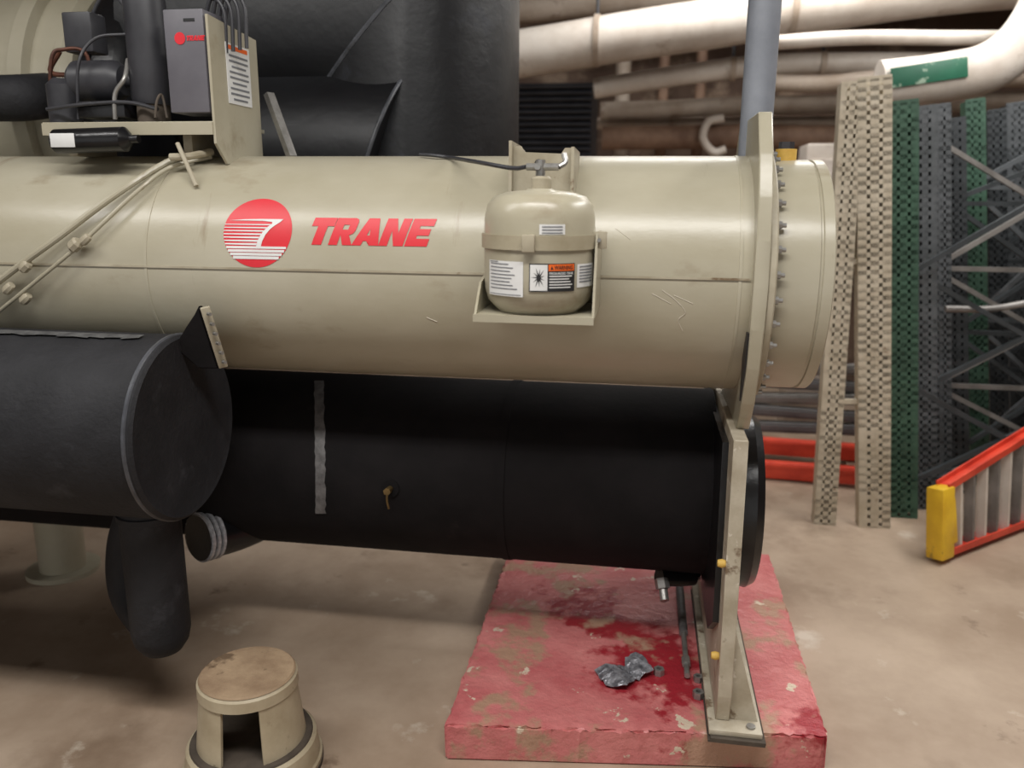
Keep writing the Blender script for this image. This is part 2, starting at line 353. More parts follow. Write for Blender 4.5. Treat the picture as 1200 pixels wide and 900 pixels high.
bk = br.build('tank_bracket', 'beige_d', ch, 'notched beige bracket plate behind the small tank')
q = V(((xl+xr)/2-.010, by-.001, zh-.045)); MB().cyl(q, q+V((0,-.004,0)), .011, n=14).build('bracket_hole', 'ink', bk)
sxl, sxr = atY(556, 380, ty-.10).x, atY(696, 380, ty-.10).x
sb = MB(); sz = zb-.012
sb.box(((sxl+sxr)/2, ty+.03, sz), (sxr-sxl, .30, .008), bev=.001)
sb.box(((sxl+sxr)/2, ty-.118, sz-.004), (sxr-sxl, .006, .018))
sb.prism([(sxr-.006, ty-.10, sz), (sxr-.006, ty-.03, sz+.20), (sxr-.006, ty+.16, sz+.20), (sxr-.006, ty+.17, sz)], (.006,0,0))
sb.prism([(sxl, ty-.11, sz), (sxl, ty-.04, sz+.075), (sxl, ty+.16, sz+.12), (sxl, ty+.17, sz)], (.006,0,0))
sb.build('tank_shelf', 'beige', ch, 'beige shelf carrying the small tank')
# left rods and fittings on the shell
def onv(px, py, off): return hit(px, py, UY, UZ, UR+off)[0]
MB().tube([onv(248,181,.02), onv(205,186,.025), onv(140,225,.03), onv(70,277,.03), onv(22,312,.03), onv(-30,352,.03)], .010, 10).build('rod', 'beige', ch, 'thin beige rod on the shell')
MB().tube([onv(248,184,.012), onv(200,196,.02), onv(160,225,.03), onv(92,288,.03), onv(22,346,.03), onv(-10,372,.03)], .006, 10).build('rod', 'beige', ch)
for px, py, r in ((88,287,.02), (30,312,.018), (10,338,.016), (30,350,.016), (100,281,.014)):
    q = onv(px, py, .03); MB().lathe([(0,-.02),(r*.7,-.02),(r,-.012),(r,.012),(r*.7,.02),(0,.02)], q, (.7,0,.55), 8).build('fitting', 'beige_d', ch)
q = onv(230, 218, .01); q2 = atY(208, 168, 2.33)
MB().tube([q, (q+q2)/2, q2], .007, 10, 0).build('stem', 'beige_d', ch, 'thin pin beside the rods')
b = MB(); b.tube([onv(200,184,.05), onv(222,183,.05), onv(248,178,.03)], .011, 10).build('fitting', 'beige_d', ch)
# ------------------------------------------------------------------ small tank
tk = thing('pressure_tank', 'small round beige tank with warning labels strapped on the shelf bracket', 'tank', (tx, ty, zb-.008))
b = MB(); hh = zt-zb
b.lathe([(0,-.008),(TR*.72,-.008),(TR*.78,.0),(TR*.93,.022),(TR*.985,.05),(TR,.085),(TR,hh-.095),(TR*.99,hh-.062),(TR*.94,hh-.032),(TR*.82,hh-.012),(TR*.58,hh-.002),(.035,hh+.003),(.03,hh+.006),(0,hh+.006)], (tx,ty,zb), (0,0,1), 64)
tb = b.build('tank_body', 'beige', tk)
z = zt; MB().lathe([(0,0),(.026,0),(.026,.03),(.02,.036),(0,.036)], (tx+.002,ty,z), (0,0,1), 24).build('neck', 'beige_d', tk)
MB().cyl((tx,ty,z+.034), (tx,ty,z+.075), .012, n=12).cyl((tx-.035,ty,z+.058), (tx+.045,ty,z+.058), .009, n=10).cyl((tx-.004,ty-.03,z+.058), (tx-.004,ty,z+.058), .008, n=10).build('valve', 'steel', tk)
MB().tube([(tx+.045,ty,z+.058),(tx+.06,ty+.01,z+.07),(tx+.055,ty+.02,z+.09)], .007, 8).build('elbow', 'steel', tk)
zs = atY(632, 285, ty-.13).z
st = MB().lathe([(TR+.0005,-.017),(TR+.006,-.017),(TR+.006,.017),(TR+.0005,.017),(TR+.0005,-.017)], (tx,ty,zs), (0,0,1), 64).build('strap', 'strap', tk, 'beige clamp strap')
q = atY(620, 285, ty-TR); MB().box((q.x, ty-TR-.006, zs), (.030,.024,.040), bev=.002).build('strap_buckle', 'beige_d', st)
MB().box((tx+TR+.012, ty-.02, zs+.004), (.036,.014,.042), bev=.002).build('strap_tab', 'beige_d', st)
MB().tube([(tx+TR+.012, ty-.04, zs+.004), (tx+TR+.012, ty+.01, zs+.004)], .005, 8, 0).build('strap_bolt', 'steel', st)
def mapt(px, py, off):
    q = atY(px, py, ty-TR)
    for _ in range(5):
        sn = max(-.98, min(.98, (q.x-tx)/TR)); q = atY(px, py, ty-TR*math.sqrt(1-sn*sn))
    return math.asin(max(-.98, min(.98, (q.x-tx)/TR))), q.z
def tlabel(x0, y0, x1, y1, name, mat, label=None):
    pa = mapt(x0, (y0+y1)/2, 0)[0]; pb = mapt(x1, (y0+y1)/2, 0)[0]; xm = (x0+x1)/2
    za, zc_ = mapt(xm, y0, 0)[1], mapt(xm, y1, 0)[1]; zh_ = za-zc_; w = (pb-pa)*TR; zc = (za+zc_)/2; pm = (pa+pb)/2
    def mk(off): return lambda s, t: (tx+(TR+off)*math.sin(pm+s/TR), ty-(TR+off)*math.cos(pm+s/TR), zc+t)
    o = wrap(poly2d([rect(-w/2,-zh_/2,w/2,zh_/2)]), mk(.0008), 0, .006).build(name, mat, tk, label)
    return o, w, zh_, mk
o, w, h, mk = tlabel(574, 306, 613, 347, 'label', 'paper', 'white printed sticker')
ln = [rect(-w*.42, h*(.40-.1*i), w*(.1+.3*random.random()), h*(.40-.1*i)+h*.03) for i in range(8)]+[rect(-w*.45,-h*.46,w*.45,-h*.44), rect(-w*.45,h*.46,-w*.15,h*.485)]
wrap(poly2d(ln), mk(.0016), 0, .006).build('print', 'inkg', o)
o, w, h, mk = tlabel(620, 309, 673, 342, 'label', 'ink', 'black warning sticker with orange header')
wrap(poly2d([rect(-w*.10, h*.24, w*.48, h*.47)]), mk(.0014), 0, .006).build('header', 'orange', o)
wrap(text2d('WARNING', w*.42, h*.15, 0, .02), mk(.002), 0, .006, w*.23, h*.355).build('lettering', 'ink', o)
wrap(poly2d([[(-w*.06,h*.29),(w*.0,h*.29),(-w*.03,h*.42)]]), mk(.002), 0, .006).build('warning_triangle', 'ink', o)
wrap(text2d('PRESSURIZED TANK', w*.54, h*.085, 0, .015), mk(.0016), 0, .006, w*.19, h*.15).build('lettering', 'paper', o)
wrap(poly2d([rect(-w*.08, h*(.03-.1*i), w*(.25+.2*random.random()), h*(.03-.1*i)+h*.04) for i in range(5)]), mk(.0016), 0, .006).build('print', 'paper', o)
wrap(poly2d([rect(-w*.48,-h*.46,-w*.12,h*.46)]), mk(.0014), 0, .006).build('pictogram', 'paper', o)
# burst made of thin rays round a small core so its points stay apart
cxb, cyb = -.30*w, 0.0
rays = []
for i in range(11):
    a = 2*math.pi*i/11+.25; rr = (.17 if i % 2 else .14)*w; hwid = .16
    rays.append([(cxb+.02*w*math.cos(a-hwid*9), cyb+.03*h*math.sin(a-hwid*9)), (cxb+rr*math.cos(a)*.95, cyb+rr*math.sin(a)*1.35), (cxb+.02*w*math.cos(a+hwid*9), cyb+.03*h*math.sin(a+hwid*9))])
for i, p in enumerate(rays): pass
wrap(poly2d([[p[0], p[1], p[2]] for p in rays]), mk(.002), None, .006).build('burst_mark', 'ink', o)
o, w, h, mk = tlabel(676, 309, 694, 336, 'label', 'paper', 'narrow white sticker')
wrap(poly2d([rect(-w*.4, h*(.36-.13*i), w*.35, h*(.36-.13*i)+h*.06) for i in range(6)]), mk(.0016), 0, .006).build('print', 'inkg', o)
o, w, h, mk = tlabel(632, 263, 662, 275, 'label', 'paper', 'small white sticker above the strap')
wrap(poly2d([rect(-w*.4, h*(.2-.3*i), w*.4, h*(.2-.3*i)+h*.12) for i in range(3)]), mk(.0016), 0, .006).build('print', 'inkg', o)
MB().tube([(tx-.036,ty,z+.058), atY(600,197,ty+.03), atY(560,190,2.16), onv(530,185,.012), onv(508,182,.012), onv(492,181,.010)], .0055, 8).build('refrigerant_tube', 'mgrey', label='thin dark tube running from the tank valve over the shell top', cat='tube')
# ------------------------------------------------------------------ black drum on the left
DY = 2.10; dc = atY(212, 500, DY); DR = .270
dr = thing('insulated_drum', 'black insulated drum with flat round end and drop pipe, left of tank', 'insulated drum', (dc.x-.3, DY, 0))
b = MB(); L = dc.x+3.0
b.lathe([(0,0),(DR,0),(DR,L-.012),(DR-.006,L),(0,L)], (-3.0, DY, dc.z), (1,0,0), 72)
dsh = b.build('drum_shell', 'black', dr)
b = MB(); b.lathe([(0,0),(DR+.001,0),(DR+.001,.014),(DR-.008,.022),(DR-.02,.018),(0,.019)], (dc.x, DY, dc.z), (1,0,0), 72)
cap = b.build('end_cap', 'black', dr, 'flat round black end')
MB().lathe([(DR-.002,-.006),(DR+.004,-.004),(DR+.005,.004),(DR-.001,.008),(DR-.002,-.006)], (dc.x, DY, dc.z), (1,0,0), 72).build('rim_highlight', 'black_rim', cap, 'edge ring coloured grey for the gloss line on the rim')  # lighter grey ring paints in the gloss highlight round the drum end
b = poly2d([[( -1.6+.05*i, random.uniform(-.010,.004)), (-1.6+.05*(i+1), random.uniform(-.010,.004)), (-1.6+.05*(i+1), .03), (-1.6+.05*i, .03)] for i in range(31)])
wrap(b, mapv(dc.x-.02, 1.36, .006, DY, dc.z, DR), None, 0).build('seam_strip', 'tape_d', dr, 'ragged grey seam strip')
# thin pointed wrapped fin with a narrow bolted edge
g0, g1 = atY(240, 360, 2.10), atY(262, 430, 2.16)
fl = MB(); fl.bar(g0, g1, .026, .012, up=(.5,-1,.1), bev=.002); flo = fl.build('flange', 'beige_d', dr, 'narrow beige bolted flange edge')
for i in range(6):
    q = g0.lerp(g1, .10+.16*i)+V((.008,-.008,0)); MB().cyl(q, q+V((.012,-.008,0)), .0055, n=6).build('bolt', 'steel', flo)
fb = MB(); fb.prism([g0+V((-.015,-.006,.006)), g1+V((-.014,-.004,-.006)), atY(232,432,2.115), atY(203,406,2.10), atY(220,384,2.10)], (0,.022,0)); bmesh.ops.bevel(fb.bm, geom=fb.bm.edges[:], offset=.004, segments=2, affect='EDGES'); fb.build('flange_wrap', 'black_low', dr, 'thin pointed black wrapped fin')
q = atY(180, 650, DY); zbm = atY(185, 772, DY-.03).z
MB().tube([(q.x,DY,dc.z-.18),(q.x,DY,.50),(q.x,DY,zbm+.085),(q.x,DY,zbm+.05),(q.x,DY,zbm+.02),(q.x,DY,zbm)], [.088,.088,.088,.080,.060,.025], 32, 0).build('drop_pipe', 'black', dr, 'black insulated pipe hanging under the drum', sharp=1.2)
MB().lathe([(.088,0),(.094,.003),(.094,.02),(.088,.023)], (q.x,DY,dc.z-DR-.02), (0,0,1), 32).build('pipe_collar', 'black', dr)
rp = [atY(168,585,DY+.22), atY(152,640,DY+.22), atY(154,690,DY+.20), atY(176,724,DY+.14), V((q.x, DY+.02, zbm+.13))]
MB().tube(rp, .072, 24).build('return_pipe', 'black', dr, 'second black pipe curving behind the drop pipe')
# ------------------------------------------------------------------ purge unit
pY = 2.34
e0 = atY(246, 100, pY); px_ = e0.x
def Xp(px, y=100, Y=pY): return atY(px, y, Y).x
def Zp(py, px=150, Y=pY): return atY(px, py, Y).z
pu = thing('purge_unit', 'open purge unit with small motor and grey panel on top of shell', 'purge unit', (Xp(150), UY, UZ+UR))
x0, x1 = Xp(50, 150), px_
zt0 = Zp(143)
MB().box(((x0+x1)/2, pY+.17, zt0-.005), (x1-x0, .34, .012), bev=.002).box(((x0+x1)/2, pY, zt0-.02), (x1-x0, .008, .035)).build('base_tray', 'beige', pu, 'beige tray')
for xx in (x0+.05, x1-.12): MB().box((xx, UY-.05, (UZ+UR+zt0)/2-.005), (.03,.20,zt0-UZ-UR+.0), bev=.002).build('tray_foot', 'beige_d', pu)
Y2 = pY+.30
ep = MB(); ztp = Zp(16, 246); zbp = Zp(168, 250)
ep.prism([(px_, pY, zbp), (px_, pY, ztp), (px_, Y2, ztp-.02), (px_, Y2, UZ+UR-.01), (px_, pY+.12, UZ+UR-.02), (px_, pY+.06, UZ+UR-.03)], (.008,0,0))
epo = ep.build('end_panel', 'beige', pu, 'beige sheet metal end panel')
lz0, lz1 = Zp(124, 276, pY+.17), Zp(54, 276, pY+.17)
lb = MB(); lb.box((px_+.0095, pY+.165, (lz0+lz1)/2), (.002, .15, lz1-lz0)); lbo = lb.build('label', 'paper', epo, 'white instruction sheet')
pb = MB()
for i in range(9): pb.box((px_+.0112, pY+.165, lz0+(lz1-lz0)*(.08+.09*i)), (.001, .12 if i % 3 else .09, .006))
pb2 = MB().box((px_+.0112, pY+.165, lz1-.012), (.001,.12,.012))
for m, mt in ((pb,'inkg'), (pb2,'orange')): m.build('print', mt, lbo)
cx0, cx1 = Xp(199), Xp(245); zc0, zc1 = Zp(132, 222), Zp(10, 222)
cbx = MB().box(((cx0+cx1)/2-.004, pY+.06, (zc0+zc1)/2), (cx1-cx0, .12, zc1-zc0), bev=.004).build('control_box', 'dgrey', pu, 'grey control box')
q = atY(211, 45, pY); kk = .017
mf = lambda s, t: (q.x+s, pY-.0015, q.z+t)
wrap(poly2d([[(kk*math.cos(i*.3), kk*math.sin(i*.3)) for i in range(21)]]), mf, None, 0).build('round_logo', 'red_logo', cbx)
wrap(wide_letters(.058, .014), mf, None, 0, .05, 0).build('lettering', 'red_logo', cbx)
wrap(poly2d([rect(-.045,-.004,-.01,.004)]), lambda s,t: (q.x+.06+s, pY-.0015, zc1-.03+t), None, 0).build('panel_mark', 'ink', cbx)
cX, cR = Xp(174, 60, pY+.12), (Xp(196,60,pY+.12)-Xp(153,60,pY+.12))/2
MB().lathe([(0,0),(cR*.9,0),(cR,.02),(cR,.30),(cR*.92,.335),(cR*.6,.355),(0,.36)], (cX, pY+.12, zt0+.06), (0,0,1), 40).build('compressor_can', 'mgrey', pu, 'dark grey hermetic compressor')
MB().cyl((cX,pY+.12,zt0), (cX,pY+.12,zt0+.065), cR*.8, n=24).build('compressor_base', 'rubber', pu)
q = atY(118, 95, pY+.15); MB().lathe([(0,-.09),(.05,-.09),(.062,-.075),(.062,.06),(.045,.085),(.02,.09),(.02,.12),(0,.12)], q, (1,0,0), 28).build('motor', 'mgrey', pu)
q = atY(75, 112, pY+.12); MB().lathe([(0,-.10),(.045,-.10),(.05,-.08),(.05,.03),(.03,.05),(0,.05)], q, (0,0,1), 20).build('valve_body', 'mgrey', pu)
for pts, r, mt in (([(60,140,.1),(60,70,.1),(75,58,.12),(100,62,.14),(108,100,.15)], .006, 'copper'), ([(92,140,.06),(92,75,.06),(112,45,.1),(150,40,.12)], .005, 'mgrey'),
                   ([(135,140,.05),(135,110,.05),(146,92,.06),(150,70,.1)], .007, 'steel'), ([(55,128,.05),(100,122,.04),(150,120,.05),(185,128,.05)], .006, 'mgrey'), ([(150,12,.2),(128,-10,.2),(108,20,.2),(104,80,.2)], .006, 'mgrey'), ([(70,60,.2),(60,85,.2),(100,88,.22)], .008, 'copper'), ([(182,138,.02),(184,118,.03),(190,112,.05),(196,138,.04)], .004, 'rubber')):
    MB().tube([atY(a, c, pY+dy) for a, c, dy in pts], r, 10).build('tubing', mt, pu)
q = atY(100, 40, pY+.2); MB().box(q, (.10,.08,.12), bev=.006).build('junction_box', 'mgrey', pu)
q = atY(130, 130, pY+.1); MB().box(q, (.16,.10,.05), bev=.006).build('pump_base', 'black_gloss', pu)
q0, q1 = atY(62, 166, pY-.03), atY(152, 163, pY-.03); d = (q1-q0).normalized(); l = (q1-q0).length
fd = MB().lathe([(0,0),(.02,0),(.036,.015),(.036,l-.015),(.02,l),(.012,l+.005),(.012,l+.03),(0,l+.03)], q0, d, 28).build('filter_drier', 'black_gloss', pu, 'black filter cylinder')
MB().box(q0+d*.06+V((0,-.0365,.0)), (.08,.002,.04), bev=.0005).build('label', 'paper', fd)
for i in range(4):
    q = atY(262+8*i, 12-2*i, pY+.1); MB().tube([q+V((0,0,-.12)), q, q+V((-.04,0,.03)), q+V((-.08,.02,-.06))], .006, 8).build('tubing', 'mgrey', pu)
MB().bar(atY(315,110,pY+.34), atY(342,184,pY+.30), .03, .02).build('brace', 'steel', pu, 'pale slanted brace')
# ------------------------------------------------------------------ vent pipe
q = atY(888, 120, 2.60)
MB().cyl((q.x, 2.60, UZ+UR-.005), (q.x, 2.60, 3.6), .047, n=32).build('vent_pipe', 'grey_pipe', label='vertical grey pipe rising from the shell beside the end plate', cat='pipe')
# ------------------------------------------------------------------ rear compressor and black duct
rc = thing('rear_compressor', 'large beige motor casing behind the purge unit with black duct', 'compressor', (-3.2, 3.5, 0))
RY, RZ = 3.50, 1.98
Xr = lambda px: atY(px, 60, 2.95).x
b = MB(); b.lathe([(0,0),(.54,0),(.56,.02),(.56,Xr(12)+5),(.60,Xr(12)+5.005),(.60,Xr(30)+5),(.56,Xr(30)+5.005),(.56,Xr(66)+5),(.53,Xr(74)+5),(0,Xr(74)+5)], (-5, RY, RZ), (1,0,0), 72); b.build('motor_casing', 'beige', rc)
b = MB(); b.lathe([(0,0),(.50,0),(.55,.03),(.57,.10),(.55,.17),(.46,.22),(0,.22)], (Xr(78), RY, RZ), (1,0,0), 72); b.build('volute', 'black_gloss', rc, 'black ring shaped volute')
DRr = .46; vx = atY(606, 90, RY-.02).x-DRr
cz = atY(520, 18, RY-DRr).z
# mitred elbow with smooth wrapped skin: level leg above, upright leg on the right
b = MB(); n = 64; rings = []
def ring(f): rings.append([b.bm.verts.new(f(DRr*math.cos(2*math.pi*i/n), DRr*math.sin(2*math.pi*i/n))) for i in range(n)])
ring(lambda ya, bb: (Xr(120), RY+ya, cz+bb))
ring(lambda ya, bb: (vx+bb, RY+ya, cz+bb))
ring(lambda ya, bb: (vx+bb, RY+ya, 1.20))
for P, Q in zip(rings, rings[1:]):
    for i in range(n): b.bm.faces.new([P[i], P[(i+1)%n], Q[(i+1)%n], Q[i]])
b.bm.faces.new(rings[0]); b.bm.faces.new(rings[2])
R1_ = [v.co.copy() for v in rings[1]]
b.build('mitred_duct', 'black_duct', rc, 'black wrapped elbow with angled creases', sharp=.3)
sp = sorted([p+V((0,.004,0)) for p in R1_ if p.y < RY-.02], key=lambda p: p.z)
MB().tube(sp, .010, 8, 0).build('crease', 'black_rim', rc, 'slanted raised crease of the elbow')
# lower leg of duct, nearer, whose sloped end runs into the upright leg
lr = .42; lcy = RY-.16
zc2 = atY(400, 72, lcy-.12).z; lcz = zc2-lr*.96
X0_ = atY(432, 178, lcy-lr*.98).x; X1_ = atY(490, 74, lcy-lr*.35).x
z0_ = atY(432, 178, lcy-lr*.98).z-lcz; sl_ = (X1_-X0_)/(lr*.93-z0_)
b = MB(); ra, rb = [], []
for i in range(n):
    a = 2*math.pi*i/n; ya, bb = lr*math.cos(a), lr*math.sin(a)
    ra.append(b.bm.verts.new((Xr(270), lcy+ya, lcz+bb))); rb.append(b.bm.verts.new((X0_+(bb-z0_)*sl_, lcy+ya, lcz+bb)))
for i in range(n): b.bm.faces.new([ra[i], ra[(i+1)%n], rb[(i+1)%n], rb[i]])
b.bm.faces.new(ra); b.bm.faces.new(rb)
RB = [v.co.copy() for v in rb]
b.build('lower_duct', 'black_duct', rc, 'lower black wrapped duct', sharp=.4)
sp = sorted([p+V((0,.002,0)) for p in RB if p.y < lcy-.03], key=lambda p: p.z)
MB().tube(sp, .008, 8, 0).build('crease', 'black_rim', rc, 'curved crease')
th_ = math.asin(.86)
MB().bar((Xr(296), lcy-(lr+.001)*math.cos(th_), lcz+lr*math.sin(th_)), (X1_-.06, lcy-(lr+.001)*math.cos(th_), lcz+lr*math.sin(th_)), .05, .006, up=(0,-math.cos(th_),math.sin(th_)), bev=.002).build('seam_highlight', 'black_rim', rc, 'level mastic strip coloured pale for the light on the ledge')  # seam strip whose pale grey paints in the highlight along the duct ledge
q = atZ(75, 668, 0)
MB().cyl((q.x, q.y, 0), (q.x, q.y, RZ-.5), .095, n=28).lathe([(0,0),(.15,0),(.15,.02),(0,.02)], (q.x,q.y,0)).build('support_column', 'beige', rc, 'beige round support column')
MB().tube([atY(-40,115,2.75), atY(20,115,2.75), atY(58,112,2.9)], .08, 24).build('suction_pipe', 'black', rc, 'short black pipe')
# ------------------------------------------------------------------ step stool
SH = .31
sc = atZ(290, 786, SH); sx, sy = sc.x, sc.y
so = thing('step_stool', 'round beige kick step stool with worn tread on the floor', 'step stool', (sx, sy, 0))
R1 = .140
MB().lathe([(0,SH-.006),(R1-.008,SH-.006),(R1,SH-.014),(R1+.001,SH-.045),(R1-.006,SH-.045),(R1-.008,SH-.02),(0,SH-.02)], (sx,sy,0)).build('top_step', 'stool', so, 'beige round top')
MB().lathe([(0,SH),(R1-.010,SH),(R1-.005,SH-.005),(0,SH-.005)], (sx,sy,0)).build('tread', 'stool_top', so, 'worn brown tread')
for a0_, hw in ((-130, 34), (-14, 38), (110, 40)):
    b = MB(); n = 12; g = []
    for i in range(n+1):
        a = math.radians(a0_-hw+2*hw*i/n)
        for rr_, zz in ((R1-.006, SH-.03), (R1+.014, .10)):
            g += [(sx+rr_*math.cos(a), sy+rr_*math.sin(a), zz), (sx+(rr_-.01)*math.cos(a), sy+(rr_-.01)*math.sin(a), zz)]
    fs = []
    for i in range(n):
        o_ = 4*i; p_ = o_+4
        fs += [[o_, p_, p_+2, o_+2], [o_+1, o_+3, p_+3, p_+1], [o_, o_+1, p_+1, p_], [o_+2, p_+2, p_+3, o_+3]]
    fs += [[0,2,3,1], [4*n, 4*n+1, 4*n+3, 4*n+2]]
    b.add(g, fs); b.build('leg', 'stool', so, 'broad curved leg')
MB().lathe([(0,.096),(.176,.096),(.184,.088),(.192,.03),(.198,.025),(.198,.012),(.184,.01),(.178,.08),(0,.085)], (sx,sy,0)).build('base_ring', 'stool', so, 'wider beige base step')
MB().lathe([(0,.097),(.174,.097),(.171,.102),(0,.102)], (sx,sy,0)).build('lower_tread', 'rubber', so, 'dark lower tread')
MB().lathe([(.186,0),(.200,0),(.200,.013),(.186,.013),(.186,0)], (sx,sy,0)).build('rubber_foot', 'rubber', so)
# ------------------------------------------------------------------ small things on the pad
def crumple(px0, py0, px1, py1, name, label):
    p, q = atZ(px0, py0, PZ), atZ(px1, py1, PZ); d = (q-p); L = d.length; d.normalize(); s = d.cross(V((0,0,1)))
    b = MB(); n, m = 14, 7; g = []
    for i in range(n+1):
        for j in range(m+1):
            u, w = i/n, j/m-.5
            hgt = .006+.026*abs(math.sin(u*5.2))*(1-abs(w)*.6)+random.uniform(0,.010)
            wd = .07+.05*abs(math.sin(u*5.2+.3))
            g.append(p+d*(L*u+random.uniform(-.005,.005))+s*(w*wd+.02*math.sin(u*5)+random.uniform(-.006,.006))+V((0,0,hgt)))
    b.add(g, [[i*(m+1)+j, (i+1)*(m+1)+j, (i+1)*(m+1)+j+1, i*(m+1)+j+1] for i in range(n) for j in range(m)])
    bmesh.ops.triangulate(b.bm, faces=b.bm.faces[:])
    bmesh.ops.solidify(b.bm, geom=b.bm.faces[:], thickness=.002)
    zmin = min(v.co.z for v in b.bm.verts)
    for v in b.bm.verts: v.co.z -= zmin-PZ-.0005
    b.build(name, 'silver', label=label, cat='tape', sharp=.15)
crumple(704, 797, 760, 786, 'crumpled_tape', 'crumpled piece of silver foil tape lying on the red pad')
def nut(px, py, r, name, label, mt='steel', tall=1.2):
    q = atZ(px, py, PZ); MB().lathe([(r*.5,0),(r,0),(r,r*tall),(r*.5,r*tall),(r*.5,0)], q, (0,0,1), 6).build(name, mt, label=label, cat='nut')
nut(772, 790, .018, 'hex_nut', 'loose hex nut beside the crumpled silver tape', 'steel')
nut(818, 798, .016, 'hex_nut', 'hex nut nearest the support plate, farther of two', 'steel')
nut(818, 817, .018, 'hex_nut', 'hex nut on the pad, nearer of the two by the plate', 'steel')
r0, r1 = atZ(796, 690, PZ), atZ(805, 797, PZ); up = V((0,0,.016)); d = (r1-r0)
rod = thing('anchor_rod', 'steel rod with spring lying beside the support plate on pad', 'rod', r0)
MB().cyl(r0+up, r1+up, .0095, n=12).build('shaft', 'steel', rod)
MB().cyl(r0+up+d*.02, r0+up+d*.58, .0155, n=14).build('sleeve', 'tape', rod)
MB().cyl(r0+up+d*.84, r0+up+d*.9, .0155, n=6).build('nut', 'steel', rod)
q = atY(777, 690, 2.62)
vt = thing('bottom_valve', 'black drain valve with metal nozzle under the lower shell', 'valve', (q.x, 2.62, PZ))
MB().tube([atY(812,676,2.70), atY(790,677,2.66), atY(772,676,2.63)], .030, 16).tube([atY(812,676,2.70), atY(818,640,2.78)], .026, 16, 0).build('pipe', 'black_gloss', vt)
MB().tube([atY(775,678,2.62), atY(777,690,2.60)], .024, 6, 0).tube([atY(777,690,2.60), atY(779,704,2.57)], .015, 14, 0).build('nozzle', 'steel', vt, 'metal nozzle')
# ------------------------------------------------------------------ rack uprights, beams, ladder
def upright_post(b, p, q, w, dep, cols=2, pitch=.042):
    p, q = V(p), V(q); d = (q-p); L = d.length; d.normalize()
    x = V((1,0,0)); x = (x-d*x.dot(d)).normalized(); y = x.cross(d)*-1
    if y.y < 0: y = -y
    R = Matrix((x, y, d)).transposed()
    strip = w*.26
    for c in range(cols+1):
        xc = -w/2+strip/2+(w-strip)*c/cols; b.box((p+q)/2+x*xc, (strip, .004, L), R)
    for s in (-1, 1): b.box((p+q)/2+x*(s*w/2)+y*dep/2, (.004, dep, L), R)
    b.box((p+q)/2+y*dep, (w, .003, L), R)
    n = int(L/pitch)
    for i in range(n+1): b.box(p+d*(L*i/n), (w, .004, pitch*.55), R)
def frame(label, mt, a0, a1, b0, b1, w, dep, braces, bmt=None, w2=None):
    o = thing('rack_upright', label, 'rack frame', (V(a0)+V(b0))/2, 'rack uprights leaning at the wall')
    for s, e, ww in ((a0, a1, w), (b0, b1, w2 or w)):
        m = MB(); upright_post(m, s, e, ww, dep); m.build('post', mt, o)
    for u, v in braces:
        yv = V((0, dep*.5, 0)); MB().bar(V(a0).lerp(V(a1), u)+yv, V(b0).lerp(V(b1), v)+yv, .024, .024, up=(0,1,0)).build('brace', bmt or mt, o)
    return o
def pair(bx, tx_, ty_, Y, lean=.03):
    p = atY(bx, 600, Y); p.z = 0; return p, atY(tx_, ty_, Y+lean)
XB = ((.06,.30),(.30,.06),(.32,.60),(.60,.32),(.62,.92),(.92,.62),(.31,.31),(.61,.61))
XC = ((.12,.44),(.44,.12),(.46,.78),(.78,.46),(.80,.98),(.45,.45),(.79,.79))
a = pair(968, 1000, 98, 4.13); c = pair(1027, 1025, 92, 4.13)
frame('cream perforated rack upright frame standing nearest the machine', 'rack_b', a[0], a[1], c[0], c[1], .105, .07, ((.3,.3),(.62,.62)), w2=.15)
def wide(label, bx, tx_, ty_, Y, mt, w, br, bmt=None, span=1.0):
    p, q = pair(bx, tx_, ty_, Y); dx = V((span,0,0))
    frame(label, mt, p, q, p+dx, q+dx, w, .07, br, bmt)
wide('dark green rack upright frame between the cream and grey ones', 1060, 1059, 120, 4.30, 'rack_g', .135, ((.08,.35),(.35,.08),(.6,.9)), 'rack_n')
wide('charcoal rack upright frame just right of the green one', 1084, 1084, 126, 4.45, 'rack_k', .115, XB[:4], 'rack_n')
wide('grey rack upright frame with cross braces behind the charcoal one', 1102, 1102, 124, 4.60, 'rack_k', .10, XB, 'rack_grey')
wide('blue black rack upright frame with dark braces deeper in the row', 1122, 1120, 140, 4.76, 'rack_n', .10, XC, 'rack_n', .9)
wide('second deepest rack upright frame, green with pale braces', 1144, 1143, 118, 4.92, 'rack_g', .10, XC, 'rack_k', .7)
wide('deepest dark rack upright frame at the right edge of the row', 1166, 1168, 130, 5.08, 'rack_n', .10, XB, 'rack_n', .6)
wide('grey rack upright frame farthest back, seen between the braces', 1188, 1190, 122, 5.24, 'rack_k', .10, XC, 'rack_n', .5)
MB().tube([atY(1108,362,4.545), atY(1160,362,4.545), atY(1210,354,4.545), atY(1290,340,4.545)], .018, 10).build('grey_conduit', 'rack_grey', label='grey level tube crossing the dark rack frames', cat='tube')
bo = [(520, 'redorange', 'orange rack beam lying on the pile, uppermost orange one', 870, 1030), (548, 'redorange', 'orange rack beam lying lower on the floor pile', 880, 1040)]
for i, (py, mt, lab, xa, xb) in enumerate(bo):
    Yb = 5.05-.22*i; p, q = atY(xa, py, Yb), atY(xb, py+12, Yb-.1)
    b = MB(); b.bar(p, q, .06, .10, bev=.006); b.bar(p+V((0,-.034,.03)), q+V((0,-.034,.03)), .012, .02)
    b.build('rack_beam', mt, label=lab, cat='rack beam', group='rack beams on the floor')
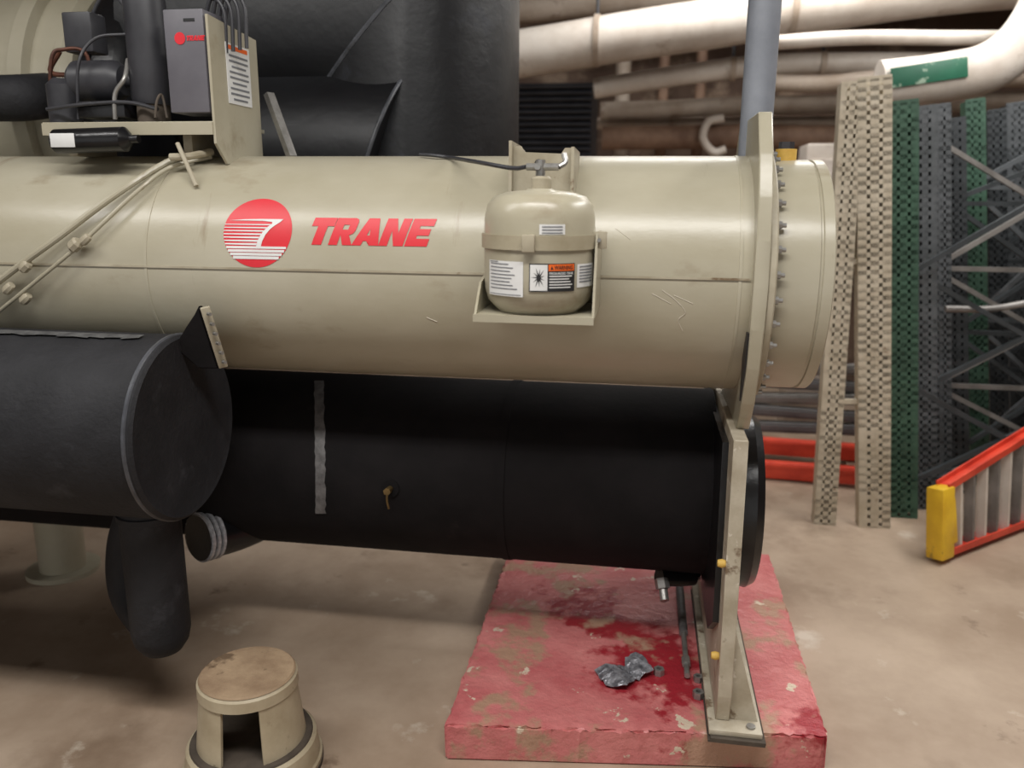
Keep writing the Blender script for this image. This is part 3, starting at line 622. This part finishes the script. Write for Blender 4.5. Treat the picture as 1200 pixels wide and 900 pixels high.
for i, lab in enumerate(('dark grey beam lying directly above the orange beams', 'second dark grey beam above the orange beams', 'grey steel beam in the middle of the grey stack', 'dark grey beam second from the top of the stack', 'grey steel beam topmost on the stack')):
    dj = (0, 6, -5, 4, -7)[i]
    p, q = atY(870, 498-17*i-dj*.4, 5.2+.03*i), atY(1044, 505-17*i+dj*.6, 5.1+.03*i)
    MB().bar(p, q, .07, .066, bev=.006).bar(p+V((0,-.04,0)), q+V((0,-.04,0)), .01, .03).build('rack_beam', 'rack_grey' if i % 2 == 0 and i else 'beam_d', label=lab, cat='rack beam', group='rack beams on the floor')
for i, px in enumerate((878, 990)):
    q = atY(px, 500, 5.2); MB().box((q.x, 5.14, q.z/2-.08), (.08,.5,max(.1, q.z-.18)), bev=.004).build('timber_block', 'brown_pipe', label=('brown block propping the beam stack behind the machine','brown block propping the beam stack beside the cream upright')[i], cat='block')
# ladder on its side
l0 = atZ(1104, 650, .03); l1 = atZ(1200, 613, .03); d = (l1-l0); d.z = 0; dl = d.length; d.normalize(); Ln = .90
ld = thing('step_ladder', 'red step ladder with yellow top lying on its side on floor', 'ladder', (l0.x, l0.y, 0))
side = V((-d.y, d.x, 0)); lean = side*.04
h0, h1 = .31, .31+.15*Ln/dl
La, Lb = V((l0.x,l0.y,.035)), V((l0.x,l0.y,.035))+d*Ln
Ua, Ub = La+V((0,0,h0))+lean, Lb+V((0,0,h1))+lean
for s, e in ((La, Lb), (Ua, Ub)):
    m = MB(); m.bar(s, e, .06, .010, bev=.002)
    for k in (-1, 1): m.bar(s+side*.028*k+V((0,0,.012)), e+side*.028*k+V((0,0,.012)), .008, .034)
    m.build('rail', 'redorange', ld)
for i in range(8):
    t = .13+.115*i; MB().bar(La.lerp(Lb, t), Ua.lerp(Ub, t), .045, .018, up=d).build('step', 'rack_grey' if i % 2 else 'white_pipe', ld)
MB().bar(La-d*.015+V((0,0,-.015)), Ua-d*.015+V((0,0,.012)), .085, .10, up=d, bev=.010).bar(La+d*.03+V((0,-.0,.05)), Ua+d*.03+V((0,0,-.05)), .075, .06, up=d, bev=.008).build('top_cap', 'yellow', ld, 'yellow plastic top')
# ------------------------------------------------------------------ overhead pipes in the back
def pipe(pts, r, mt, label, name='overhead_pipe', group='pipes under the ceiling', ends=True):
    P = [atY(a, c, y) for a, c, y in pts]
    if ends: P.append(V((4.6, P[-1].y, P[-1].z)))
    MB().tube(P, r, 24).build(name, mt, label=label, cat='pipe', group=group)
pipe([(540,74,6.2),(650,57,6.2),(740,42,6.2),(840,27,6.2),(940,10,6.2),(1200,-22,6.2)], .165, 'white_pipe', 'thick white insulated pipe running along the top behind the grey pipe')
pipe([(600,10,6.9),(800,-8,6.9),(1200,-30,6.9)], .12, 'pale_pipe', 'dull pipe above the thick white pipe')
pipe([(696,104,6.6),(800,88,6.6),(900,76,6.6),(1000,74,6.6),(1200,74,6.6)], .075, 'white_pipe', 'thinner pale pipe below the thick white pipe')
pipe([(704,130,6.9),(780,128,6.9),(880,124,6.9),(1200,120,6.9)], .07, 'pale_pipe', 'dull beige pipe beside the dark louver')
pipe([(706,162,6.8),(800,161,6.8),(870,160,6.8),(1200,164,6.8)], .09, 'brown_pipe', 'lowest brown pipe above the shell top')
pipe([(700,145,7.1),(860,144,7.1),(1200,142,7.1)], .05, 'pale_pipe', 'slim pale pipe between the beige and brown pipes')
pipe([(880,96,6.4),(960,98,6.4),(1040,92,6.4),(1200,92,6.4)], .06, 'pale_pipe', 'short pale pipe right of the grey riser')
pipe([(1030,100,5.35),(1100,92,5.35),(1160,78,5.35),(1205,40,5.35),(1235,-20,5.35),(1240,-75,5.35)], .14, 'white_pipe', 'white curved pipe above the leaning rack frames', ends=False)
pipe([(910,50,5.8),(1010,44,5.8),(1200,44,5.8)], .045, 'white_pipe', 'thin white pipe under the ceiling right of the grey riser')
for i, px in enumerate((728, 775, 818)):
    q = atY(px, 150, 7.35); MB().cyl((q.x, 7.35, 0), (q.x, 7.35, 3.6), .045+.02*(i == 0), n=16).build('riser_pipe', 'pale_pipe' if i == 0 else 'brown_pipe', label='vertical brown pipe, %s of three behind the shell' % ('leftmost','middle','rightmost')[i], cat='pipe', group='vertical brown pipes')
for i, (px, py, Y) in enumerate(((700, 30, 6.2), (930, 0, 6.2), (860, 62, 6.6), (965, 60, 6.6))):
    q = atY(px, py, Y); rr_ = .165 if Y < 6.5 else .075
    hg = thing('pipe_hanger', ('rod hanger on the thick white pipe near the louver', 'rod hanger on the thick white pipe right of the grey riser', 'rod hanger on the thinner pale pipe left of the grey riser', 'rod hanger on the thinner pale pipe right of the grey riser')[i], 'pipe hanger', (q.x, Y, q.z), 'pipe hangers under the ceiling')
    cz_ = atY(px, {0:48,1:11,2:81,3:75}[i], Y).z
    MB().lathe([(rr_+.002,-.02),(rr_+.012,-.02),(rr_+.012,.02),(rr_+.002,.02),(rr_+.002,-.02)], (q.x, Y, cz_), (1,0,0), 32).build('clamp_ring', 'pale_pipe', hg)
    MB().cyl((q.x, Y, cz_+rr_), (q.x, Y, 3.6), .012, n=8).build('rod', 'mgrey', hg)
MB().tube([atY(848,138,6.66), atY(830,143,6.66), atY(824,162,6.67), atY(836,178,6.68), atY(850,175,6.69)], .032, 12).build('pipe_hook', 'white_pipe', label='white curved hose end seen above the shell beside grey pipe', cat='hose')
q0, q1 = atY(1044, 92, 5.205), atY(1134, 78, 5.205)
gm = MB(); gm.bar(q0, q1, .012, .11, up=(0,0,1), bev=.002); gm.build('pipe_marker', 'green', label='green marker sign on the white curved pipe', cat='sign')
LYv = 7.60
q0, q1 = atY(600, 184, LYv), atY(694, 96, LYv)
lv = thing('louver', 'dark slatted louver panel behind the black duct', 'louver', ((q0.x+q1.x)/2, LYv, q0.z))
MB().box(((q0.x+q1.x)/2, 7.665, (q0.z+q1.z)/2), (q1.x-q0.x+.1, .06, q1.z-q0.z)).build('back_panel', 'dark', lv)
sl = MB()
for i in range(12): sl.box(((q0.x+q1.x)/2, LYv, q0.z+(q1.z-q0.z)*(i+.5)/12), (q1.x-q0.x, .07, .012), Matrix.Rotation(.6, 3, 'X'))
sl.build('slats', 'mgrey', lv)
q = atY(968, 170, 6.0); MB().box((q.x, 6.0, 1.0), (.30,.3,2.0), bev=.02).box((q.x, 5.83, 1.55), (.24,.03,.7), bev=.01).build('white_cabinet', 'white_pipe', label='tall pale cabinet far behind the end cover', cat='cabinet')
q0 = atY(984, 300, 5.6)
rg = thing('red_post', 'thin red post with crossbar behind the cream rack upright', 'post', (q0.x, 5.6, 0))
MB().box((q0.x, 5.6, .95), (.05,.05,1.9), bev=.004).build('post', 'redorange', rg)
MB().bar(q0, atY(1070, 292, 5.6), .03, .04).build('crossbar', 'redorange', rg)
# ------------------------------------------------------------------ light
def area(name, loc, size, power, col=(1,.98,.95), aim=None):
    l = bpy.data.lights.new(name, 'AREA'); l.shape = 'RECTANGLE'; l.size, l.size_y = size; l.energy = power; l.color = col
    o = bpy.data.objects.new(name, l); COL.objects.link(o); o.location = loc
    if aim: o.rotation_euler = (V(aim)-V(loc)).to_track_quat('-Z', 'Y').to_euler()
area('ceiling_lamp', (-.1, .7, 3.5), (2.4, .3), 90)
area('ceiling_lamp', (-2.6, .9, 3.5), (2.0, .3), 42)
area('ceiling_lamp', (2.2, 3.6, 3.5), (.6, 2.4), 98)
area('ceiling_lamp', (.8, 5.6, 3.5), (2.4, .5), 62)
area('ceiling_lamp', (-2.5, 5.0, 3.5), (2.0, .5), 24)
w = bpy.data.worlds.new('world'); S.world = w; w.use_nodes = True
w.node_tree.nodes['Background'].inputs[0].default_value = (1, .99, .98, 1); w.node_tree.nodes['Background'].inputs[1].default_value = .62
